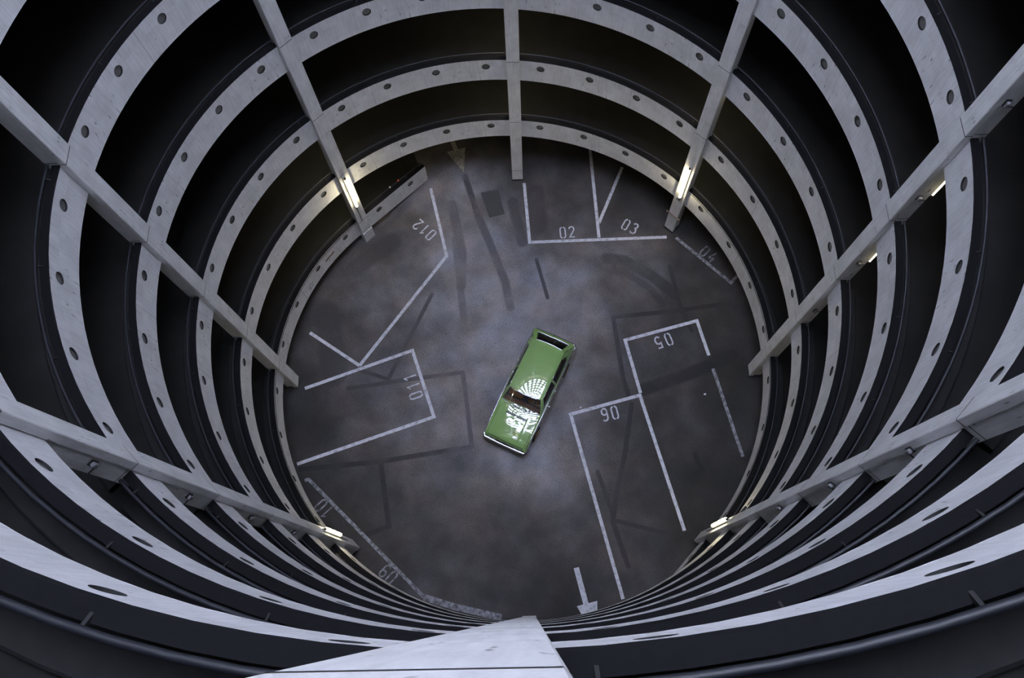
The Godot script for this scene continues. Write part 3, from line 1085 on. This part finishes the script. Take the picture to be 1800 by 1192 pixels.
func panel(parent: Node3D, called: String, fn: Callable, u0: float, u1: float, v0: float, v1: float, nu: int, nv: int, mat: Material, flip: bool) -> MeshInstance3D:
	var rows := []
	for j in nv + 1:
		var row := []
		for i in nu + 1: row.append(fn.call(lerpf(u0, u1, i / float(nu)), lerpf(v0, v1, j / float(nv))))
		rows.append(row)
	var b := MB.new()
	b.grid(rows, flip)
	return obj(called, b, mat, parent)

func car() -> void:
	var paint := plain(Color(0.505, 0.64, 0.375), 0.03)
	paint.metallic_specular = 0.6
	paint.clearcoat_enabled = true
	paint.clearcoat = 1.0
	paint.clearcoat_roughness = 0.02
	var chrome := plain(Color(0.86, 0.87, 0.88), 0.12, 1.0)
	var rubber := plain(Color(0.05, 0.05, 0.052), 0.8)
	var black := plain(Color(0.035, 0.035, 0.037), 0.5)
	var brass := plain(Color(0.78, 0.66, 0.42), 0.25, 1.0)
	var brown := plain(Color(0.34, 0.22, 0.14), 0.8)
	var ochre := plain(Color(0.58, 0.40, 0.18), 0.85)
	var glass := plain(Color(0.35, 0.36, 0.36, 0.18), 0.02)
	glass.transparency = BaseMaterial3D.TRANSPARENCY_ALPHA
	var dark := plain(Color(0.02, 0.022, 0.025, 0.72), 0.03)
	dark.transparency = BaseMaterial3D.TRANSPARENCY_ALPHA
	var lens := plain(Color(0.85, 0.86, 0.88), 0.1, 0.4)
	var amber := plain(Color(0.75, 0.36, 0.08), 0.2)
	var red := plain(Color(0.45, 0.03, 0.03), 0.2)
	var slot := plain(Color(0.10, 0.16, 0.13), 0.4)

	var c := thing("car", "glossy green two-door fastback car parked alone near the middle of the floor", "car", Vector3(0.229, 0.0, 0.667))
	c.rotation.y = deg_to_rad(150.99)
	# lower body
	var b := MB.new()
	var N := 96
	for sg in [1.0, -1.0]:
		var rows := []
		for i in N + 1:
			var f := lerpf(-2.04, 2.02, i / float(N))
			var row := []
			for k in 11:
				var q := body_point(f, k)
				row.append(cp(f, q.x * sg, q.y))
			rows.append(row)
		# the shoulders run the whole length; the top is open under the glasshouse
		var cut := func(from: int, to: int, k0: int, k1: int) -> void:
			var part := []
			for i in range(from, to + 1): part.append(rows[i].slice(k0, k1 + 1))
			b.grid(part, sg < 0.0)
		var i0 := int(round((-1.93 + 2.04) / 4.06 * N))
		var i1 := int(round((0.70 + 2.04) / 4.06 * N))
		cut.call(0, N, 0, 7)
		cut.call(0, i0, 7, 10)
		cut.call(i1, N, 7, 10)
	for f in [-2.04, 2.02]:
		var ring := PackedVector3Array()
		for k in 11:
			var q := body_point(f, k)
			ring.append(cp(f, q.x, q.y))
		for k in range(9, -1, -1):
			var q := body_point(f, k)
			ring.append(cp(f, -q.x, q.y))
		if f < 0.0: ring.reverse()
		b.poly(ring)
	obj("body", b, paint, c)
	var ub := MB.new()
	ub.box(cp(0.0, 0.0, 0.32), Vector3(1.14, 0.26, 3.9), Basis.IDENTITY, 0.03)
	obj("underbody", ub, black, c)
	# bonnet with a raised middle, and the cowl slots
	var hood := func(w: float, t: float) -> Vector3:
		var f := lerpf(0.93 + 0.10 * (1.0 - w * w), 1.93, t)
		var r := w * 0.66
		var up := 0.010
		if absf(r) < 0.40: up += 0.010 * clampf((0.40 - absf(r)) / 0.03, 0.0, 1.0)
		return cp(f, r, top_h(f, r) + up)
	var bon := panel(c, "bonnet", hood, -1.0, 1.0, 0.0, 1.0, 44, 12, paint, false)
	var edge := MB.new()
	for sg in [-1.0, 1.0]:
		var path := []
		for i in 9: path.append(hood.call(sg * 1.01, i / 8.0) - Vector3(0, 0.006, 0))
		edge.tube(path, 0.006, 6)
	obj("shut_line", edge, black, bon)
	for sg in [-1.0, 1.0]:
		var sl := MB.new()
		var rows := []
		for j in 3:
			var row := []
			for i in 7:
				var r: float = lerpf(0.02, 0.37, i / 6.0) * sg
				var f: float = 1.03 + 0.03 * (1.0 - (r / 0.7) * (r / 0.7)) + j * 0.035
				row.append(cp(f, r, top_h(f, r) + 0.024))
			rows.append(row)
		sl.grid(rows, sg < 0.0)
		obj("cowl_slot", sl, slot, bon)
	# glasshouse
	panel(c, "roof", func(w, t): return roof_at(w, t), -1.0, 1.0, 0.0, 1.0, 28, 28, paint, true)
	var sc: MeshInstance3D = panel(c, "windscreen", func(w, v): return screen_at(w, v), -0.955, 0.955, 0.05, 0.96, 18, 8, glass, true)
	var fr := MB.new()
	var loop := []
	for i in 13: loop.append(screen_at(lerpf(-0.965, 0.965, i / 12.0), 0.03, 0.006))
	for i in range(1, 7): loop.append(screen_at(0.965, lerpf(0.03, 0.975, i / 6.0), 0.006))
	for i in range(1, 13): loop.append(screen_at(lerpf(0.965, -0.965, i / 12.0), 0.975, 0.006))
	for i in range(1, 7): loop.append(screen_at(-0.965, lerpf(0.975, 0.03, i / 6.0), 0.006))
	fr.tube(loop, 0.010, 6)
	obj("chrome_frame", fr, chrome, sc)
	for sg in [-1.0, 1.0]:
		panel(c, "windscreen_pillar", func(w, v): return screen_at(w * sg, v), 0.95, 1.04, 0.0, 1.0, 2, 8, paint, sg > 0.0)
	panel(c, "cowl", func(w, v): return screen_at(w, v) , -1.0, 1.0, -0.06, 0.055, 18, 2, paint, true)
	# rear end: corner panels, window, sill
	for sg in [-1.0, 1.0]:
		panel(c, "rear_corner", func(w, v): return rear_at(w * sg, v), 0.79, 1.0, -0.05, 1.0, 3, 8, paint, sg < 0.0)
	panel(c, "tailgate", func(w, v): return rear_at(w, v), -0.80, 0.80, -0.05, 0.2, 12, 3, paint, false)
	panel(c, "tailgate_header", func(w, v): return rear_at(w, v), -0.80, 0.80, 0.93, 1.0, 12, 2, paint, false)
	var rw: MeshInstance3D = panel(c, "rear_window", func(w, v): return rear_at(w, v, -0.006), -0.80, 0.80, 0.19, 0.94, 12, 6, dark, false)
	var rf := MB.new()
	for v in [0.2, 0.93]:
		var path := []
		for i in 13: path.append(rear_at(lerpf(-0.80, 0.80, i / 12.0), v, 0.008))
		rf.tube(path, 0.013, 6)
	obj("chrome_frame", rf, chrome, rw)
	# flanks
	for sg in [-1.0, 1.0]:
		var quads := {
			"front_pillar": [[[0.80, -0.04], [0.34, 1.0], [0.27, 0.9], [0.60, 0.05]]],
			"sill_strip": [[[0.80, -0.04], [0.60, 0.05], [-1.42, 0.05], [-1.99, -0.04]]],
			"roof_rail": [[[0.27, 0.9], [0.34, 1.0], [-1.47, 1.0], [-1.22, 0.9]]],
			"door_pillar": [[[-0.38, 0.05], [-0.38, 0.9], [-0.46, 0.9], [-0.46, 0.05]]],
			"rear_pillar": [[[-1.42, 0.05], [-1.50, 0.38], [-1.22, 0.9], [-1.47, 1.0], [-1.99, -0.04]]],
		}
		for nm in quads:
			var m := MB.new()
			for q in quads[nm]:
				var ctr := Vector2.ZERO
				for p in q: ctr += v2(p) / q.size()
				for i in q.size():
					var p0 := v2(q[i])
					var p1 := v2(q[(i + 1) % q.size()])
					for k in 6:
						var a := side_at(lerpf(p0.x, p1.x, k / 6.0), lerpf(p0.y, p1.y, k / 6.0), sg)
						var d := side_at(lerpf(p0.x, p1.x, (k + 1) / 6.0), lerpf(p0.y, p1.y, (k + 1) / 6.0), sg)
						var e := side_at(ctr.x, ctr.y, sg)
						if (d - a).cross(e - a).x * sg > 0.0: m.tri(a, d, e)
						else: m.tri(a, e, d)
			obj(nm, m, paint, c)
		for win in [[[0.60, 0.05], [-0.38, 0.05], [-0.38, 0.9], [0.27, 0.9]], [[-0.46, 0.05], [-1.42, 0.05], [-1.22, 0.9], [-0.46, 0.9]]]:
			var m := MB.new()
			var rows := []
			for j in 6:
				var row := []
				for i in 9:
					var t := j / 5.0
					var l := v2(win[0]).lerp(v2(win[3]), t)
					var r := v2(win[1]).lerp(v2(win[2]), t)
					var p := l.lerp(r, i / 8.0)
					row.append(side_at(p.x, p.y, sg, -0.006))
				rows.append(row)
			m.grid(rows, sg > 0.0)
			var o := obj("side_window", m, dark, c)
			var f := MB.new()
			var path := []
			for q in 4:
				for k in 6:
					var p := v2(win[q]).lerp(v2(win[(q + 1) % 4]), k / 6.0)
					path.append(side_at(p.x, p.y, sg, 0.004))
			path.append(path[0])
			f.tube(path, 0.008, 6)
			obj("chrome_frame", f, chrome, o)
		# chrome shoulder strip, gutter, door handle, mirror, door shut lines
		var tr := MB.new()
		var path := []
		for i in 25:
			var f := lerpf(-1.95, 1.93, i / 24.0)
			path.append(cp(f, sg * (smooth(BODY, f, 2) + 0.018), smooth(BODY, f, 3) - 0.028))
		tr.tube(path, 0.009, 6)
		obj("chrome_strip", tr, chrome, c)
		var gt := MB.new()
		path = []
		for i in 15: path.append(roof_at(sg * 1.005, i / 14.0, -0.004))
		gt.tube(path, 0.009, 6)
		obj("roof_gutter", gt, paint, c)
		var hd := MB.new()
		hd.box(cp(-0.25, sg * 0.80, 0.80), Vector3(0.03, 0.025, 0.14), Basis.IDENTITY, 0.008)
		obj("door_handle", hd, chrome, c)
		var sd := MB.new()
		for f in [0.72, -0.43]:
			path = []
			for k in [2, 3, 4, 5]:
				var q := body_point(f, k)
				path.append(cp(f, sg * (q.x + 0.001), q.y))
			sd.tube(path, 0.004, 5)
		obj("door_shut_line", sd, black, c)
		# wheels
		for f in [1.25, -1.22]:
			var at := cp(f, sg * 0.738, 0.29)
			var ax := Vector3(sg, 0, 0)
			var ty := MB.new()
			ty.lathe(at, ax, [[0.17, -0.085], [0.265, -0.085], [0.287, -0.06], [0.29, 0.0], [0.287, 0.06], [0.265, 0.085], [0.17, 0.085]], 32)
			var wh := obj("wheel", ty, rubber, c)
			var hb := MB.new()
			hb.lathe(at, ax, [[0.18, 0.08], [0.175, 0.092], [0.13, 0.075], [0.06, 0.10], [0.001, 0.105]], 24)
			for k in 8:
				var f2 := TAU * k / 8.0
				hb.box(at + ax * 0.09 + Vector3(0, sin(f2), cos(f2)) * 0.11, Vector3(0.02, 0.03, 0.09), Basis(Vector3.RIGHT, -f2), 0.004)
			obj("wheel_rim", hb, brass, wh)
	var mi := MB.new()
	mi.box(cp(0.36, -0.86, 0.99), Vector3(0.10, 0.07, 0.03), Basis.IDENTITY, 0.012)
	mi.tube([cp(0.38, -0.77, 0.93), cp(0.37, -0.84, 0.98)], 0.009, 6)
	obj("door_mirror", mi, chrome, c)
	# bumpers
	for fb in [1.0, -1.0]:
		var m := MB.new()
		var rows := []
		var sec := [Vector2(0.0, 0.44), Vector2(0.065, 0.455), Vector2(0.085, 0.50), Vector2(0.085, 0.54), Vector2(0.065, 0.585), Vector2(0.0, 0.605), Vector2(-0.02, 0.52), Vector2(0.0, 0.44)]
		var pl := []
		for i in 21:
			var w := lerpf(-1.0, 1.0, i / 20.0)
			var r := w * 0.785
			var f := 2.03 + 0.02 * (1.0 - w * w)
			if absf(w) > 0.93: f -= (absf(w) - 0.93) * 1.6
			pl.append([f, r])
		pl.push_front([1.82, -0.775])
		pl.push_back([1.82, 0.775])
		for q in pl:
			var row := []
			for s in sec:
				var sx: float = s.x if absf(q[1]) < 0.786 else s.x * 0.3
				row.append(cp(fb * (q[0] + sx) - (0.03 if fb < 0.0 else 0.0), q[1] * (1.0 + maxf(s.x, 0.0) * 0.25), s.y + (0.02 if fb < 0.0 else 0.0)))
			rows.append(row)
		m.grid(rows, fb < 0.0)
		var bm := obj("bumper", m, chrome, c)
		var rb := MB.new()
		var rp := []
		for i in 21: rp.append(cp(fb * (pl[i + 1][0] + 0.087) - (0.03 if fb < 0.0 else 0.0), pl[i + 1][1] * 1.02, 0.52 + (0.02 if fb < 0.0 else 0.0)))
		rb.tube(rp, 0.010, 6)
		obj("rubber_strip", rb, rubber, bm)
	# nose and tail
	var gr := MB.new()
	gr.box(cp(2.025, 0, 0.62), Vector3(1.34, 0.15, 0.03), Basis.IDENTITY, 0.01)
	var gl := obj("grille", gr, black, c)
	for sg in [-1.0, 1.0]:
		for r in [0.56, 0.38]:
			var hl := MB.new()
			hl.lathe(cp(2.03, sg * r, 0.62), Vector3(0, 0, -1), [[0.068, 0.0], [0.07, 0.012], [0.062, 0.016], [0.04, 0.026], [0.001, 0.032]], 18)
			obj("headlamp", hl, lens, gl)
		var tl := MB.new()
		tl.box(cp(-2.045, sg * 0.5, 0.70), Vector3(0.26, 0.13, 0.03), Basis.IDENTITY, 0.01)
		obj("tail_lamp", tl, red, c)
	var sl := MB.new()
	sl.tube([cp(1.97, -0.66, 0.752), cp(1.985, -0.3, 0.772), cp(1.99, 0.0, 0.776), cp(1.985, 0.3, 0.772), cp(1.97, 0.66, 0.752)], 0.009, 6)
	obj("bonnet_gap", sl, black, c)
	var la := MB.new()
	la.box(cp(-2.03, 0.0, 0.87), Vector3(0.16, 0.03, 0.04), Basis.IDENTITY, 0.008)
	obj("tailgate_latch", la, black, c)
	# wipers
	for q in [[0.30, -0.62], [-0.22, -0.62 + 0.58]]:
		var w := MB.new()
		var base := screen_at(q[0], 0.0, 0.02)
		w.tube([base, screen_at(q[0] - 0.12, 0.10, 0.03), screen_at(q[0] - 0.3, 0.16, 0.022)], 0.006, 6)
		w.tube([screen_at(q[0] + 0.05, 0.10, 0.012), screen_at(q[0] - 0.60, 0.17, 0.012)], 0.006, 6)
		obj("wiper", w, black, c)
	# interior
	var fl := MB.new()
	fl.box(cp(-0.45, 0.0, 0.47), Vector3(1.42, 0.06, 2.3), Basis.IDENTITY, 0.02)
	obj("cabin_floor", fl, black, c)
	var da := MB.new()
	da.box(cp(0.64, 0.0, 0.845), Vector3(1.30, 0.10, 0.22), Basis(Vector3.RIGHT, 0.12), 0.04)
	obj("dashboard", da, brown, c)
	for sg in [-1.0, 1.0]:
		var st := MB.new()
		st.box(cp(0.16, sg * 0.36, 0.62), Vector3(0.52, 0.16, 0.52), Basis.IDENTITY, 0.05)
		st.box(cp(-0.16, sg * 0.36, 0.88), Vector3(0.50, 0.52, 0.13), Basis(Vector3.RIGHT, 0.3), 0.05)
		obj("seat", st, ochre, c)
	var bs := MB.new()
	bs.box(cp(-1.12, 0.0, 0.60), Vector3(1.2, 0.18, 0.5), Basis.IDENTITY, 0.06)
	bs.box(cp(-1.42, 0.0, 0.82), Vector3(1.2, 0.46, 0.13), Basis(Vector3.RIGHT, 0.3), 0.05)
	obj("rear_bench", bs, ochre, c)
	var sw := MB.new()
	var ring := []
	for i in 21:
		var f := TAU * i / 20.0
		ring.append(cp(0.32, -0.36, 0.86) + Basis(Vector3.RIGHT, -0.9) * Vector3(cos(f) * 0.19, sin(f) * 0.19, 0))
	sw.tube(ring, 0.013, 6)
	sw.tube([cp(0.32, -0.36, 0.86), cp(0.45, -0.36, 0.78)], 0.02, 8)
	sw.box(cp(0.32, -0.36, 0.86), Vector3(0.34, 0.04, 0.02), Basis(Vector3.RIGHT, -0.9), 0.005)
	obj("steering_wheel", sw, black, c)

# ------------------------------------------------------------------ small things
func small_things() -> void:
	var o := thing("cover_plate", "dark rectangular steel cover plate set in the floor between bays 012 and 02", "cover", Vector3.ZERO)
	var b := MB.new()
	b.prism(PackedVector2Array([Vector2(-1.08, 7.40), Vector2(-0.81, 6.31), Vector2(-0.22, 6.42), Vector2(-0.40, 7.49)]), Vector3.ZERO, Basis(Vector3.RIGHT, Vector3.FORWARD, Vector3.UP), 0.012)
	obj("plate", b, M.steel, o)
	# litter
	var lit := [[1.93, 1.24, 0.05, "white paper scrap on the floor just outside the corner of bay 06"], [6.23, 1.08, 0.05, "tiny white paper scrap in the dark part of the floor below bay 05"], [2.1, 1.35, 0.03, "tiny white crumb of paper beside the top line of bay 06"]]
	for q in lit:
		var t := thing("paper_scrap", q[3], "litter", Vector3(q[0], 0.0, q[1]), "paper scraps on the floor")
		var m := MB.new()
		var s: float = q[2]
		m.prism(PackedVector2Array([Vector2(-s, -s * 0.5), Vector2(s * 0.3, -s * 0.7), Vector2(s, 0.1 * s), Vector2(s * 0.2, s * 0.6), Vector2(-s * 0.7, s * 0.4)]), Vector3(0, 0.002, 0), Basis(Vector3(1, 0.1, 0).normalized(), Vector3.FORWARD, Vector3.UP), 0.006)
		obj("sheet", m, M.paint, t)
	# rusty plate and star scrawl on the lowest parapet at the left
	var r0: Node3D = get_node("helical_ramp")
	var r1: Node3D = get_node("helical_ramp_001")
	var rm := MB.new()
	sweep(rm, 0, 55.6, 59.1, 4, [Vector2(-0.012, -0.17), Vector2(-0.001, -0.17), Vector2(-0.001, -0.09), Vector2(-0.012, -0.09)])
	obj("rusty_plate", rm, M.rust, r0)
	var gm := MB.new()
	var star := []
	for k in 11:
		var f := TAU * k / 10.0 + PI / 2.0
		var rr := 0.17 if k % 2 == 0 else 0.075
		star.append(strand(0, 66.4 + rr * cos(f) / 0.1396, -0.002, -0.30 + rr * sin(f)))
	gm.tube(star, 0.009, 5)
	obj("star_scrawl", gm, M.box, r0)
	# orange reflector on the straight low wall
	var orr := [[31.2, "small orange reflector on top of the straight low wall by the arrow"], [34.0, "small white reflector on the straight low wall, beside the orange one"]]
	for i in 2:
		var t := thing("reflector", orr[i][1], "reflector", Vector3.ZERO)
		var m := MB.new()
		m.lathe(strand(0, orr[i][0], 0.15, TOP + 0.12), Vector3.UP, [[0.001, 0.0], [0.035, 0.0], [0.035, 0.03], [0.02, 0.05], [0.001, 0.055]], 12)
		obj("lens", m, M.orange if i == 0 else M.paint, t)
	# cables clipped along the top of the lowest parapet
	for i in 2:
		for bay in [1, 2]:
			var path := []
			for k in 33: path.append(strand(i, lerpf(45.0 * bay + 1.6, 45.0 * bay + 43.4, k / 32.0), -0.012, TOP - 0.07))
			var m := MB.new()
			m.tube(path, 0.011, 6)
			obj("cable_run", m, M.steel, r0 if i == 0 else r1)
	# dark folded bracket on the lower right column
	var br := thing("metal_bracket", "dark metal bracket on the side of the lower right column above its tube lamp", "bracket", Vector3.ZERO)
	br.transform = column_place(5).translated_local(Vector3(-0.2, 4.75, -0.05))
	var bm := MB.new()
	bm.prism(PackedVector2Array([Vector2(0.0, -0.18), Vector2(0.0, 0.16), Vector2(-0.30, 0.08), Vector2(-0.32, 0.02)]), Vector3(0, 0, -0.03), Basis.IDENTITY, 0.06)
	obj("plate", bm, M.cable, br)
